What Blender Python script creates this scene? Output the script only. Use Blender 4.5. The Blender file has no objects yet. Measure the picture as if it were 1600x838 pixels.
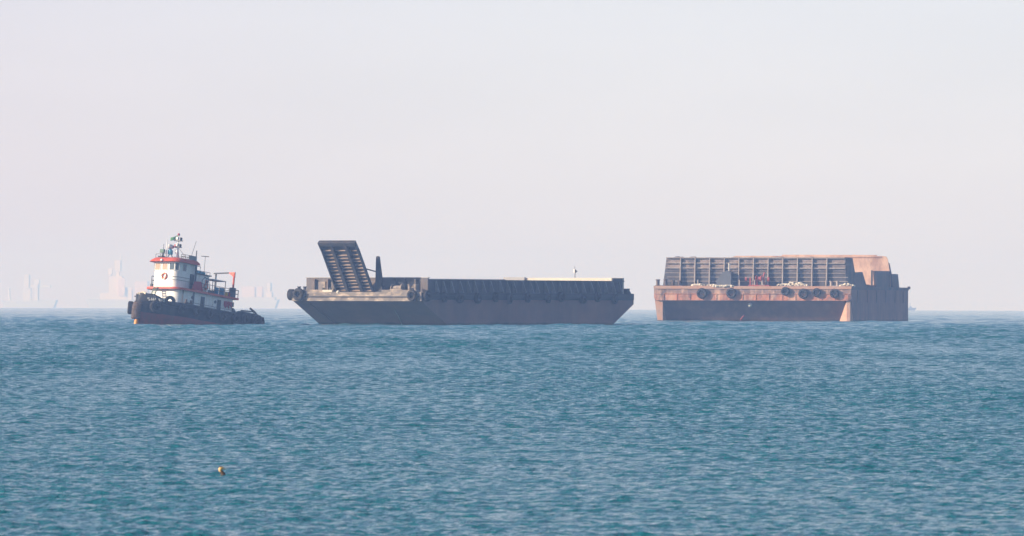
import bpy, math, random
import numpy as np
from mathutils import Matrix, Vector

random.seed(7)
R = math.radians
SC = bpy.context.scene
COL = SC.collection
RE = 7.4e6                       # earth radius with refraction: the sea curves away


def sea_z(d):
    return -d * d / (2 * RE)


# ------------------------------------------------------------------ camera
cam = bpy.data.cameras.new('camera')
cam.sensor_width = 36.0
cam.lens = 270.0
cam.clip_start = 0.5
cam.clip_end = 60000.0
cam.dof.use_dof = True
cam.dof.focus_distance = 1080.0
cam.dof.aperture_fstop = 9.0
camo = bpy.data.objects.new('camera', cam)
COL.objects.link(camo)
camo.matrix_world = (Matrix.Translation((0, 0, 3.0)) @ Matrix.Rotation(math.pi / 2 + 53.7 / 12000, 4, 'X')
                     @ Matrix.Rotation(R(0.17), 4, 'Z'))
SC.camera = camo

# ------------------------------------------------------------------ sky, sun, exposure
SUN_EL, SUN_A = R(21), R(76)       # height; angle from "behind the viewer" round to the left
sdir = Vector((-math.sin(SUN_A) * math.cos(SUN_EL), -math.cos(SUN_A) * math.cos(SUN_EL), math.sin(SUN_EL)))
w = bpy.data.worlds.new('World')
SC.world = w
w.use_nodes = True
nt = w.node_tree
sky = nt.nodes.new('ShaderNodeTexSky')
sky.sky_type = 'NISHITA'
sky.sun_disc = False
sky.sun_elevation = SUN_EL
sky.sun_rotation = math.atan2(sdir.x, sdir.y)
sky.altitude = 0
sky.air_density = 0.6
sky.dust_density = 0.5
sky.ozone_density = 1.0
bg = nt.nodes['Background']
bg.inputs['Strength'].default_value = 0.128
pale = nt.nodes.new('ShaderNodeMix')            # humid white air over the whole dome
pale.data_type = 'RGBA'
wtc = nt.nodes.new('ShaderNodeTexCoord')
wsep = nt.nodes.new('ShaderNodeSeparateXYZ')
wmr = nt.nodes.new('ShaderNodeMapRange')        # humid white low down, clearer overhead
wmr.inputs['From Min'].default_value = 0.0
wmr.inputs['From Max'].default_value = .19
wmr.inputs['To Min'].default_value = .76
wmr.inputs['To Max'].default_value = .02
nt.links.new(wtc.outputs['Generated'], wsep.inputs[0])
nt.links.new(wsep.outputs[2], wmr.inputs['Value'])
nt.links.new(wmr.outputs[0], pale.inputs[0])
lil = nt.nodes.new('ShaderNodeMix')             # the haze is a little more lilac towards the left of the bay
lil.data_type = 'RGBA'
lil.inputs[6].default_value = (4.65, 3.8, 4.4, 1)
lil.inputs[7].default_value = (5.0, 4.55, 4.95, 1)
wmx = nt.nodes.new('ShaderNodeMapRange')
wmx.interpolation_type = 'SMOOTHSTEP'
wmx.inputs['From Min'].default_value = -.11
wmx.inputs['From Max'].default_value = .02
nt.links.new(wsep.outputs[0], wmx.inputs['Value'])
nt.links.new(wmx.outputs[0], lil.inputs[0])
wmap = nt.nodes.new('ShaderNodeMapping')        # thin uneven veils in the haze
wmap.inputs['Scale'].default_value = (9, 9, 38)
wno = nt.nodes.new('ShaderNodeTexNoise')
wno.inputs['Scale'].default_value = 1.6
wno.inputs['Detail'].default_value = 3
wam = nt.nodes.new('ShaderNodeMapRange')
wam.inputs['From Min'].default_value = .3
wam.inputs['From Max'].default_value = .7
wam.inputs['To Min'].default_value = .955
wam.inputs['To Max'].default_value = 1.045
wvm = nt.nodes.new('ShaderNodeVectorMath')
wvm.operation = 'SCALE'
nt.links.new(wtc.outputs['Generated'], wmap.inputs['Vector'])
nt.links.new(wmap.outputs[0], wno.inputs['Vector'])
nt.links.new(wno.outputs[0], wam.inputs['Value'])
nt.links.new(lil.outputs[2], wvm.inputs[0])
nt.links.new(wam.outputs[0], wvm.inputs['Scale'])
nt.links.new(wvm.outputs[0], pale.inputs[7])
nt.links.new(sky.outputs[0], pale.inputs[6])
nt.links.new(pale.outputs[2], bg.inputs['Color'])
sl = bpy.data.lights.new('sun', 'SUN')
sl.energy = 5.0
sl.angle = R(0.6)
sl.color = (1.0, 0.87, 0.71)
slo = bpy.data.objects.new('sun', sl)
COL.objects.link(slo)
slo.rotation_euler = sdir.to_track_quat('Z', 'Y').to_euler()
SC.view_settings.view_transform = 'Standard'
SC.view_settings.look = 'None'
SC.view_settings.gamma = 1.0
SC.view_settings.use_curve_mapping = False
SC.view_settings.exposure = 0.5
SC.render.engine = 'CYCLES'
SC.cycles.use_denoising = True
SC.cycles.max_bounces = 6
SC.cycles.volume_bounces = 1


# ------------------------------------------------------------------ helpers
def tag(o, label=None, cat=None, group=None, kind=None):
    if label:
        o['label'] = label
    if cat:
        o['category'] = cat
    if group:
        o['group'] = group
    if kind:
        o['kind'] = kind
    return o


def thing(name, label, cat, loc=(0, 0, 0), group=None, rot=None, mat=None):
    o = bpy.data.objects.new(name, None)
    COL.objects.link(o)
    if mat is not None:
        o.matrix_world = mat
    else:
        o.location = loc
        if rot:
            o.rotation_euler = rot
    return tag(o, label, cat, group)


class MB:
    """collects shapes into one mesh"""

    def __init__(self):
        self.v, self.f = [], []

    def add(self, vs, fs):
        n = len(self.v)
        self.v += [tuple(p) for p in vs]
        self.f += [tuple(i + n for i in q) for q in fs]
        return self

    def box(self, c, s, rz=0.0, ry=0.0, rx=0.0):
        m = Matrix.Rotation(rz, 3, 'Z') @ Matrix.Rotation(ry, 3, 'Y') @ Matrix.Rotation(rx, 3, 'X')
        c = Vector(c)
        vs = []
        for i in (-.5, .5):
            for j in (-.5, .5):
                for k in (-.5, .5):
                    vs.append(c + m @ Vector((i * s[0], j * s[1], k * s[2])))
        return self.add(vs, [(0, 1, 3, 2), (4, 6, 7, 5), (0, 4, 5, 1), (2, 3, 7, 6), (0, 2, 6, 4), (1, 5, 7, 3)])

    def prism(self, poly, a, b, axis='y'):
        """poly in the two other axes, extruded from a to b"""
        def P(u, v, t):
            return {'x': (t, u, v), 'y': (u, t, v), 'z': (u, v, t)}[axis]
        n = len(poly)
        vs = [P(u, v, a) for u, v in poly] + [P(u, v, b) for u, v in poly]
        fs = [(i, (i + 1) % n, n + (i + 1) % n, n + i) for i in range(n)]
        fs += [tuple(range(n))[::-1], tuple(range(n, 2 * n))]
        return self.add(vs, fs)

    def tube(self, pts, r, n=8, r2=None):
        pts = [Vector(p) for p in pts]
        vs, fs = [], []
        m = len(pts)
        for i, p in enumerate(pts):
            d = (pts[min(i + 1, m - 1)] - pts[max(i - 1, 0)]).normalized()
            up = Vector((0, 0, 1)) if abs(d.z) < .9 else Vector((1, 0, 0))
            a = d.cross(up).normalized()
            b = d.cross(a)
            rr = r if r2 is None else r + (r2 - r) * i / (m - 1)
            for k in range(n):
                t = 2 * math.pi * k / n
                vs.append(p + a * (rr * math.cos(t)) + b * (rr * math.sin(t)))
        for i in range(m - 1):
            for k in range(n):
                fs.append((i * n + k, i * n + (k + 1) % n, (i + 1) * n + (k + 1) % n, (i + 1) * n + k))
        fs += [tuple(range(n))[::-1], tuple(range((m - 1) * n, m * n))]
        return self.add(vs, fs)

    def lathe(self, prof, c=(0, 0, 0), axis=(0, 0, 1), n=20, closed=False):
        """prof: list of (radius, height along axis)"""
        q = Vector(axis).to_track_quat('Z', 'Y').to_matrix()
        c = Vector(c)
        vs, fs = [], []
        m = len(prof)
        for k in range(n):
            t = 2 * math.pi * k / n
            for r, h in prof:
                vs.append(c + q @ Vector((r * math.cos(t), r * math.sin(t), h)))
        mm = m if closed else m - 1
        for k in range(n):
            k2 = (k + 1) % n
            for i in range(mm):
                j = (i + 1) % m
                fs.append((k * m + i, k2 * m + i, k2 * m + j, k * m + j))
        if not closed:
            fs.append(tuple(k * m for k in range(n))[::-1])
            fs.append(tuple(k * m + m - 1 for k in range(n)))
        return self.add(vs, fs)

    def sphere(self, c, r, n=14, sz=1.0):
        prof = [(max(1e-4, r * math.sin(math.pi * i / 10)), -r * sz * math.cos(math.pi * i / 10)) for i in range(11)]
        return self.lathe(prof, c, (0, 0, 1), n)

    def build(self, name, mat, parent=None, smooth=35):
        me = bpy.data.meshes.new(name)
        me.from_pydata(self.v, [], self.f)
        me.validate()
        me.materials.append(mat)
        if smooth:
            me.shade_smooth()
            me.set_sharp_from_angle(angle=R(smooth))
        o = bpy.data.objects.new(name, me)
        COL.objects.link(o)
        if parent:
            o.parent = parent
        # consistent outward normals
        import bmesh
        bm = bmesh.new()
        bm.from_mesh(me)
        bmesh.ops.recalc_face_normals(bm, faces=bm.faces[:])
        bm.to_mesh(me)
        bm.free()
        return o


def dup(o, parent=None):
    c = o.copy()
    COL.objects.link(c)
    if parent:
        c.parent = parent
    for ch in list(o.children):
        dup(ch, c)
    return c


# ------------------------------------------------------------------ materials
def simple(name, col, rough=.6, metal=0.0):
    return weather(name, col, tuple(c * .72 for c in col), 2.5, .35, rough=rough, metal=metal)


def weather(name, base, second, scale=1.0, amount=.5, third=None, streak=(1.5, 1.5, .18), samount=.5,
            rough=.7, zsplit=None, below=None, metal=0.0, grain=True, zfade=.05):
    """mottled paint: base with patches of second, run-down streaks of third, below: colour under the height zsplit"""
    m = bpy.data.materials.new(name)
    m.use_nodes = True
    t = m.node_tree
    N, L = t.nodes, t.links
    b = N['Principled BSDF']
    b.inputs['Roughness'].default_value = rough
    b.inputs['Metallic'].default_value = metal
    b.inputs['Specular IOR Level'].default_value = .3
    co = N.new('ShaderNodeTexCoord')

    def noise(sc, vec=None, detail=5, rgh=.6):
        n = N.new('ShaderNodeTexNoise')
        n.inputs['Scale'].default_value = sc
        n.inputs['Detail'].default_value = detail
        n.inputs['Roughness'].default_value = rgh
        L.new(vec or co.outputs['Object'], n.inputs['Vector'])
        return n.outputs[0]

    def ramp(x, a, c):
        r = N.new('ShaderNodeMapRange')
        r.inputs['From Min'].default_value = a
        r.inputs['From Max'].default_value = c
        L.new(x, r.inputs['Value'])
        return r.outputs[0]

    def mul(x, k):
        r = N.new('ShaderNodeMath')
        r.operation = 'MULTIPLY'
        L.new(x, r.inputs[0])
        r.inputs[1].default_value = k
        return r.outputs[0]

    def mix(f, a, c):
        x = N.new('ShaderNodeMix')
        x.data_type = 'RGBA'
        for val, i in ((a, 6), (c, 7)):
            if isinstance(val, tuple):
                x.inputs[i].default_value = (*val, 1)
            else:
                L.new(val, x.inputs[i])
        L.new(f, x.inputs[0])
        return x.outputs[2]

    first = base
    if zsplit is not None:
        sep = N.new('ShaderNodeSeparateXYZ')
        L.new(co.outputs['Object'], sep.inputs[0])
        wob = N.new('ShaderNodeMath')
        wob.operation = 'MULTIPLY_ADD'
        L.new(noise(.9), wob.inputs[0])
        wob.inputs[1].default_value = zfade * 4
        L.new(sep.outputs[2], wob.inputs[2])
        first = mix(ramp(wob.outputs[0], zsplit + zfade * 2 - zfade, zsplit + zfade * 2 + zfade), below, base)
    out = mix(mul(ramp(noise(scale), .42, .68), amount), first, second)
    if third:
        mp = N.new('ShaderNodeMapping')
        mp.inputs['Scale'].default_value = streak
        L.new(co.outputs['Object'], mp.inputs['Vector'])
        out = mix(mul(ramp(noise(1.0, mp.outputs[0], 6, .65), .48, .66), samount), out, third)
    if grain:
        g = noise(9.0, None, 3)
        hs = N.new('ShaderNodeHueSaturation')
        L.new(ramp(g, .3, .7), hs.inputs['Value'])
        mr = hs.inputs['Value'].links[0].from_node
        mr.inputs['To Min'].default_value = .84
        mr.inputs['To Max'].default_value = 1.14
        L.new(out, hs.inputs['Color'])
        out = hs.outputs[0]
    L.new(out, b.inputs['Base Color'])
    return m


def glass(name, col=(.03, .045, .055)):
    m = bpy.data.materials.new(name)
    m.use_nodes = True
    b = m.node_tree.nodes['Principled BSDF']
    n = m.node_tree.nodes.new('ShaderNodeTexNoise')
    n.inputs['Scale'].default_value = 1.7
    mx = m.node_tree.nodes.new('ShaderNodeMix')
    mx.data_type = 'RGBA'
    mx.inputs[6].default_value = (*col, 1)
    mx.inputs[7].default_value = (*[c * 2.2 for c in col], 1)
    m.node_tree.links.new(n.outputs[0], mx.inputs[0])
    m.node_tree.links.new(mx.outputs[2], b.inputs['Base Color'])
    b.inputs['Roughness'].default_value = .08
    return m


M = {}
M['tug_hull'] = weather('tug_hull', (.022, .026, .034), (.06, .055, .055), .7, .5, (.13, .10, .085), (1.2, 1.2, .2), .35,
                        zsplit=.42, below=(.27, .05, .035))
M['white'] = weather('white_paint', (.80, .79, .76), (.70, .66, .60), .8, .45, (.5, .33, .22), (2.2, 2.2, .25), .28, rough=.45)
M['red'] = weather('red_paint', (.62, .10, .05), (.48, .085, .05), 1.4, .5, (.33, .12, .08), (2, 2, .4), .3, rough=.5)
M['dark'] = simple('dark_grey', (.045, .05, .055))
M['black'] = simple('black_rubber', (.03, .03, .032), .8)
M['rubber'] = weather('worn_rubber', (.026, .025, .026), (.07, .06, .055), 2.5, .6, rough=.85)
M['stem'] = weather('stem_rubber', (.085, .062, .05), (.19, .12, .085), 2, .6, rough=.8)
M['steel'] = simple('grey_steel', (.22, .22, .22), .55)
M['railgrey'] = simple('rail_grey', (.10, .105, .11), .6)
M['blue'] = simple('blue_paint', (.02, .19, .36), .5)
M['cyan'] = simple('light_blue_paint', (.06, .38, .52), .5)
M['green'] = simple('green_paint', (.09, .17, .12), .6)
M['yellow'] = simple('yellow_paint', (.75, .45, .06), .5)
M['orange'] = simple('orange_ring', (.85, .19, .03), .5)
M['sunorange'] = simple('stem_sun_orange', (.85, .33, .06), .5)  # sunlit glow low on the stem, put into the colour
M['redcloth'] = simple('red_cloth', (.42, .04, .05), .85)
M['flaggreen'] = simple('flag_green', (.10, .26, .13), .85)
M['glass'] = glass('dark_glass')
M['warmglass'] = glass('curtained_glass', (.30, .20, .13))
M['bargehull'] = weather('landing_hull', (.17, .11, .10), (.31, .165, .12), .16, .75, (.22, .16, .14), (.55, .7, .09), .36,
                         zsplit=.3, below=(.03, .04, .035), zfade=.1)
M['bracket'] = weather('landing_bracket', (.18, .18, .185), (.11, .11, .115), .6, .6, (.26, .2, .16), (1, 1, .3), .4)
M['bargeside'] = weather('landing_coaming', (.042, .046, .052), (.07, .068, .07), .3, .6, (.14, .11, .095), (.8, .8, .12), .5)
M['bargeband'] = weather('landing_band', (.21, .175, .155), (.11, .095, .09), .5, .85, (.60, .46, .34), (.7, .7, 1.2), .75)
M['bargewall'] = weather('landing_front_wall', (.14, .12, .115), (.08, .072, .07), .5, .8, (.27, .17, .12), (1.4, 1.4, .3), .5)
M['cream'] = weather('cream_wall', (.62, .56, .46), (.52, .45, .36), .3, .5)
M['greywall'] = weather('pale_grey_wall', (.40, .39, .385), (.30, .29, .285), .3, .5)
M['ramp'] = weather('ramp_steel', (.045, .045, .052), (.10, .075, .06), .8, .6)
M['rung'] = weather('rung_steel', (.36, .26, .19), (.20, .14, .11), 1.2, .6, rough=.8)
M['hopband'] = weather('hopper_band', (.27, .17, .14), (.11, .085, .09), .55, .9, (.70, .43, .30), (1.3, 1.3, .3), .85,
                       zsplit=4.72, below=(.56, .22, .13), zfade=.12)
M['hopedge'] = weather('hopper_edge', (.50, .27, .18), (.66, .46, .34), .8, .8, (.22, .13, .12), (.8, .8, .8), .5)
M['hophull'] = weather('hopper_hull', (.17, .095, .085), (.32, .15, .10), .2, .7, (.34, .19, .13), (.8, .8, .08), .4, zsplit=.25, below=(.03, .035, .03), zfade=.1)
M['hopside'] = weather('hopper_side', (.07, .062, .065), (.17, .095, .075), .25, .8, (.27, .14, .10), (.8, .8, .08), .45)
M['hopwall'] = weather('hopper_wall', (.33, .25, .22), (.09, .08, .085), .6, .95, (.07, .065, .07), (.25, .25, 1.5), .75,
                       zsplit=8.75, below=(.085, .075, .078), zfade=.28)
M['hoprib'] = weather('hopper_rib', (.46, .39, .34), (.24, .17, .15), .7, .6)
M['hopinner'] = weather('hopper_inner', (.74, .50, .36), (.58, .33, .23), .3, .7, (.30, .16, .13), (.5, .5, .25), .65)
M['rope'] = weather('pale_rope', (.68, .60, .48), (.48, .41, .33), 2, .5, rough=.9)
M['winchred'] = weather('winch_red', (.42, .08, .07), (.25, .07, .06), 2, .5)
M['dark2'] = weather('house_grey', (.14, .145, .165), (.10, .10, .115), .8, .6)
M['sideband'] = weather('landing_side_band', (.03, .033, .038), (.06, .06, .062), .4, .6)
M['paleplate'] = simple('pale_plate', (.74, .72, .68))
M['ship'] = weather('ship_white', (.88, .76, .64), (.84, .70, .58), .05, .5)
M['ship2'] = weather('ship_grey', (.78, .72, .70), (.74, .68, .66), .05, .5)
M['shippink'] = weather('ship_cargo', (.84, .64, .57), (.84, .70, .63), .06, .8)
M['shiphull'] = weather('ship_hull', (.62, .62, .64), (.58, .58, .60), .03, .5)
M['birdhead'] = simple('bird_cream', (.92, .57, .22), .8)
M['birddark'] = simple('bird_brown', (.10, .06, .04), .8)
M['birdbill'] = simple('bird_bill', (.82, .72, .55), .6)

# ------------------------------------------------------------------ sea
def build_sea():
    rng = np.random.default_rng(3)
    a1 = np.arange(-.078, .0781, .00038)
    a2 = np.linspace(.078, 2 * math.pi - .078, 44)[1:-1]
    ang = np.concatenate([a1, a2])
    dang = np.concatenate([np.full(len(a1), .00038), np.full(len(a2), .14)])
    rows = [.6, 30., 60.]
    r = 78.
    while r < 12000:
        rows.append(r)
        r += (.062 if r < 150 else .062 + (r - 150) * .00034 if r < 900 else .317 + (r - 900) * .0013)
    rows = np.array(rows)
    dr = np.gradient(rows)
    nr, nc = len(rows), len(ang)
    X = (rows[:, None] * np.sin(ang)[None, :]).astype(np.float32)
    Y = (rows[:, None] * np.cos(ang)[None, :]).astype(np.float32)
    Z = np.zeros_like(X)
    DX = np.zeros_like(X)
    DY = np.zeros_like(X)
    sp = np.maximum(dr[:, None], rows[:, None] * dang[None, :]).astype(np.float32)
    nw = 104
    lam = np.exp(np.linspace(math.log(.15), math.log(12.0), nw)) * rng.uniform(.95, 1.05, nw)
    slp = np.where(lam < .36, .047, .047 * (.36 / lam) ** .95)
    # where the mesh is too coarse for the short waves the longer ones carry their slope
    kept = np.zeros(nr)
    for l, s_ in zip(lam, slp):
        kept += (s_ * np.clip(l / (2.0 * np.maximum(dr, rows * .00038)) - 1.0, 0, 1)) ** 2
    boost = np.clip(np.sqrt((slp ** 2).sum() * .8 / np.maximum(kept, 1e-9)), 1.0, 6.0).astype(np.float32)[:, None]
    wd = R(200)                                     # the way the waves run, measured from +Y
    # gusts: broad patches of livelier and calmer water
    gust = np.ones_like(X)
    for k in range(14):
        L_ = rng.uniform(18, 130)
        th = rng.uniform(0, 2 * math.pi)
        gust += np.float32(.05) * np.sin((X * 1.6 * math.cos(th) + Y * .3 * math.sin(th)) * (2 * math.pi / L_) + rng.uniform(0, 6.28)).astype(np.float32)
    gust = np.clip(gust, .45, 1.7)
    for l, slope in zip(lam, slp):
        th = wd + rng.normal(0, .62)
        k = 2 * math.pi / l
        amp = slope / k
        kx, ky = k * math.sin(th), k * math.cos(th)
        wgt = np.clip(l / (2.0 * sp) - 1.0, 0, 1)
        ok = np.where(wgt[:, :len(a1)].max(axis=1) > 0)[0]
        if not len(ok):
            continue
        i1 = ok.max() + 1
        ph = kx * X[:i1] + ky * Y[:i1] + np.float32(rng.uniform(0, 6.28))
        g = wgt[:i1] * gust[:i1] * boost[:i1]
        Z[:i1] += amp * g * np.cos(ph)
        s = amp * .9 * g * np.sin(ph)
        DX[:i1] -= math.sin(th) * s
        DY[:i1] -= math.cos(th) * s
    Z += (-(rows ** 2) / (2 * RE)).astype(np.float32)[:, None]
    co = np.stack([X + DX, Y + DY, Z], axis=-1).reshape(-1, 3).astype(np.float32)
    i = np.arange(nr - 1)[:, None] * nc
    j = np.arange(nc)[None, :]
    j2 = (j + 1) % nc
    q = np.stack([i + j, i + nc + j, i + nc + j2, i + j2], axis=-1).reshape(-1, 4).astype(np.int32)
    me = bpy.data.meshes.new('sea')
    me.vertices.add(len(co))
    me.vertices.foreach_set('co', co.ravel())
    me.loops.add(q.size)
    me.loops.foreach_set('vertex_index', q.ravel())
    me.polygons.add(len(q))
    me.polygons.foreach_set('loop_start', np.arange(0, q.size, 4, dtype=np.int32))
    me.update(calc_edges=True)
    me.shade_smooth()
    m = bpy.data.materials.new('sea_water')
    m.use_nodes = True
    t = m.node_tree
    N, L = t.nodes, t.links
    b = N['Principled BSDF']
    b.inputs['Roughness'].default_value = .07
    b.inputs['IOR'].default_value = 1.33
    tc = N.new('ShaderNodeTexCoord')
    n1 = N.new('ShaderNodeTexNoise')               # broad differences in the water's own colour
    n1.inputs['Scale'].default_value = .03
    n1.inputs['Detail'].default_value = 3
    L.new(tc.outputs['Object'], n1.inputs['Vector'])
    mx = N.new('ShaderNodeMix')
    mx.data_type = 'RGBA'
    mx.inputs[6].default_value = (.003, .094, .118, 1)
    mx.inputs[7].default_value = (.006, .134, .158, 1)
    L.new(n1.outputs[0], mx.inputs[0])
    L.new(mx.outputs[2], b.inputs['Base Color'])
    n2 = N.new('ShaderNodeTexNoise')
    n2.inputs['Scale'].default_value = 7.0
    n2.inputs['Detail'].default_value = 3
    L.new(tc.outputs['Object'], n2.inputs['Vector'])
    bp = N.new('ShaderNodeBump')
    bp.inputs['Strength'].default_value = 1.0
    bp.inputs['Distance'].default_value = .08
    L.new(n2.outputs[0], bp.inputs['Height'])
    L.new(bp.outputs[0], b.inputs['Normal'])
    me.materials.append(m)
    o = bpy.data.objects.new('sea', me)
    COL.objects.link(o)
    return tag(o, 'rippled teal sea stretching to the hazy horizon', 'sea', kind='structure')


build_sea()

# ------------------------------------------------------------------ haze
hz = MB().box((0, 0, (74 - 14) / 2), (25000, 25000, 74 + 14))
hm = bpy.data.materials.new('haze')
hm.use_nodes = True
hn = hm.node_tree
hn.nodes.remove(hn.nodes['Principled BSDF'])
pv = hn.nodes.new('ShaderNodeVolumePrincipled')
pv.inputs['Color'].default_value = (.37, .56, 1.0, 1)
pv.inputs['Absorption Color'].default_value = (.93, .86, .97, 1)
pv.inputs['Density'].default_value = .00024
pv.inputs['Anisotropy'].default_value = .0
hn.links.new(pv.outputs[0], hn.nodes['Material Output'].inputs['Volume'])
hzo = hz.build('haze', hm, smooth=0)
tag(hzo, 'pale sea haze thickening towards the horizon', 'haze', kind='stuff')


# ------------------------------------------------------------------ tyres
def tyre_mesh(r=.75, w=.5, hole=.42):
    prof = []
    for k in range(16):
        t = 2 * math.pi * k / 16
        cx = (r + r * hole) / 2
        a, bb = (r - r * hole) / 2, w / 2
        c, s = math.cos(t), math.sin(t)
        prof.append((cx + a * math.copysign(abs(c) ** .6, c), bb * math.copysign(abs(s) ** .6, s)))
    mb = MB().lathe(prof, (0, 0, 0), (0, 0, 1), 24, closed=True)
    for k in range(24):                              # tread lugs
        t = 2 * math.pi * k / 24
        mb.box((r * math.cos(t), r * math.sin(t), 0), (.05, .09, w * .7), rz=t)
    return mb


TY = {}


def tyre(root_mat, p, normal, r, wdt, label, group, hole=.42):
    key = (r, wdt, hole)
    q = Vector(normal).to_track_quat('Z', 'Y').to_matrix().to_4x4()
    mw = root_mat @ Matrix.Translation(p) @ q
    if key not in TY:
        o = tyre_mesh(r, wdt, hole).build('tyre_fender', M['rubber'])
        TY[key] = o
    else:
        o = TY[key].copy()
        COL.objects.link(o)
    o.matrix_world = mw
    return tag(o, label, 'tyre', group)


def frame(x, y, heading, pitch=0.0):
    """a boat's own frame: +x to its bow, which points left and towards the viewer by `heading`"""
    d = math.hypot(x, y)
    return Matrix.Translation((x, y, sea_z(d))) @ Matrix.Rotation(-(math.pi / 2 + heading), 4, 'Z') @ Matrix.Rotation(-pitch, 4, 'Y')


def rail(path, h, post=1.2, r=.035, bars=2, z0=0):
    mb = MB()
    pts = [Vector(p) for p in path]
    for k in range(1, bars + 1):
        mb.tube([p + Vector((0, 0, h * k / bars)) for p in pts], r, 6)
    for a, c in zip(pts[:-1], pts[1:]):
        n = max(1, round((c - a).length / post))
        for i in range(n + 1):
            p = a.lerp(c, i / n)
            mb.tube([p, p + Vector((0, 0, h))], r, 6)
    return mb


# ================================================================== TUG BOAT
TD = 990.0
TUG = frame((300 - 800) / 12000 * TD, TD, R(38.5), R(7))
tug = thing('tug_boat', 'white and red tugboat with black hull and low stern, at anchor left of the barges', 'tugboat', mat=TUG)


def smooth(a, b, x):
    t = min(max((x - a) / (b - a), 0), 1)
    return t * t * (3 - 2 * t)


def stem_x(z):
    """where the stem stands at height z: plumb low down, raked back at the bulwark"""
    return 11.2 - .95 * smooth(.9, 2.9, z)


def tug_half(x, z):
    """half breadth of the tug at station x and height z"""
    zz = min(max((z + 2.2) / 4.2, 0), 1)
    B = 2.5 + .95 * zz ** .6
    xs = stem_x(z)
    x0 = 3.2 + 1.2 * zz
    if x > x0:
        u = min((x - x0) / (xs - x0), 1)
        return B * (1 - u ** 1.9) ** (.72 + .25 * (1 - zz))
    if x < -6.5:
        u = min((-6.5 - x) / 4.75, 1)
        return B * (1 - .22 * u * u) * (1 - u ** 9) ** .4
    return B


def tug_top(x):
    return 2.08 + .82 * smooth(8.2, 10.6, x) + .34 * smooth(-4.0, -5.2, x)


def tug_curve(lv, inset=0.0, nx=54):
    """closed outline at level lv (0..1 keel to rail)"""
    pts = []
    for s in (1, -1):
        rr = range(nx + 1) if s == 1 else range(nx - 1, 0, -1)
        for i in rr:
            t = math.cos(math.pi * i / nx)
            x = 11.25 * t
            zt = tug_top(x)
            z = -2.2 + (zt + 2.2) * lv
            xs = stem_x(z)
            xx = t * (xs if t > 0 else 11.25)
            y = tug_half(xx, z)
            pts.append((xx * (1 - inset * .25), s * max(y - inset, 0) if 0 < i < nx else 0.0, z))
    return pts


levels = [tug_curve(l) for l in (0, .2, .4, .5, .6, .7, .8, .9, 1.0)]
inner = tug_curve(1.0, .14)
levels.append(inner)
levels.append([(x, y, 1.15 if x > -5 else 1.55) for x, y, z in inner])
mb = MB()
n = len(levels[0])
mb.v = [p for lv in levels for p in lv]
for a in range(len(levels) - 1):
    for k in range(n):
        mb.f.append((a * n + k, a * n + (k + 1) % n, (a + 1) * n + (k + 1) % n, (a + 1) * n + k))
mb.f.append(tuple(range((len(levels) - 1) * n, len(levels) * n)))
hull = mb.build('hull', M['tug_hull'], tug, smooth=50)


def hull_pt(x, z, off=0.0):
    y = tug_half(x, z)
    e = .05
    d = Vector((e * 2, tug_half(x + e, z) - tug_half(x - e, z), 0)).normalized()
    nrm = Vector((-d.y, d.x, 0))
    return Vector((x, y, z)) + nrm * off, nrm, d


# rubbing strake along the side
for s in (1, -1):
    pts = []
    for i in range(60):
        x = 10.6 - 21.1 * i / 59
        p, nr_, _ = hull_pt(x, 1.55 + .25 * smooth(6, 10.5, x), .06)
        pts.append((p.x, s * p.y, p.z))
    MB().tube(pts, .11, 6).build('rubbing_strake', M['black'], tug)
# bulwark cap rail, pale where worn
for s in (1, -1):
    pts = [(x, s * (tug_half(x, tug_top(x)) - .06), tug_top(x) + .03) for x in [10.2 - 20.1 * i / 70 for i in range(71)]]
    MB().tube(pts, .07, 6).build('cap_rail', M['railgrey'], tug)
# bow fender: rubber stem with courses
mb = MB()
for k in range(9):
    z = -.35 + k * .23
    pts = []
    for i in range(13):
        a = -1.0 + 2.0 * i / 12
        hw = .6 * a
        pts.append((stem_x(z) + .08 - .5 * abs(a) ** 1.8 + .1, hw, z))
    mb.tube(pts, .21, 8)
mb.build('stem_fender', M['stem'], tug)
MB().tube([(11.0, .22, -1.9), (11.08, .22, -1.0), (11.0, .2, -.62)], .34, 12, .22).build('stem_sun_patch', M['sunorange'], tug)  # added bar, its orange stands in for sunlight on the red stem paint
# stern fender
mb = MB()
pts = []
for i in range(21):
    a = -1 + 2 * i / 20
    pts.append((-11.2 + .9 * abs(a) ** 3, 2.75 * a, 1.75))
mb.tube(pts, .34, 10)
mb.build('stern_fender', M['black'], tug)

# name on the port bow, letter by letter along the hull
GLY = {'S': [[(1, .9), (.6, 1), (.1, .85), (.1, .6), (.9, .42), (.95, .15), (.5, 0), (0, .1)]],
       'A': [[(0, 0), (.5, 1), (1, 0)], [(.2, .38), (.8, .38)]],
       'M': [[(0, 0), (.08, 1), (.5, .35), (.92, 1), (1, 0)]],
       'I': [[(.5, 0), (.5, 1)]],
       'N': [[(.05, 0), (.05, 1), (.95, 0), (.95, 1)]],
       'G': [[(1, .85), (.55, 1), (.08, .7), (.08, .3), (.5, 0), (.95, .15), (.95, .48), (.6, .48)]]}


def hull_text(txt, x_start, z, h, wd, gap):
    x = x_start
    for ch in txt:
        mb = MB()
        for st in GLY.get(ch, []):
            pts = []
            for (u, v) in st:
                pp, nr_, d = hull_pt(x, z, 0)
                xx = x - u * wd * abs(d.x)
                p, nn, _ = hull_pt(xx, z + v * h, .03)
                pts.append(p)
            mb.tube(pts, .045, 5)
        if mb.v:
            mb.build('letter', M['paleplate'], hull)
        _, _, d = hull_pt(x, z, 0)
        x -= (wd + gap) * abs(d.x) * (.6 if ch in ' I' else 1)


hull_text('SAM ING', 10.0, 1.98, .38, .27, .10)


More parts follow.
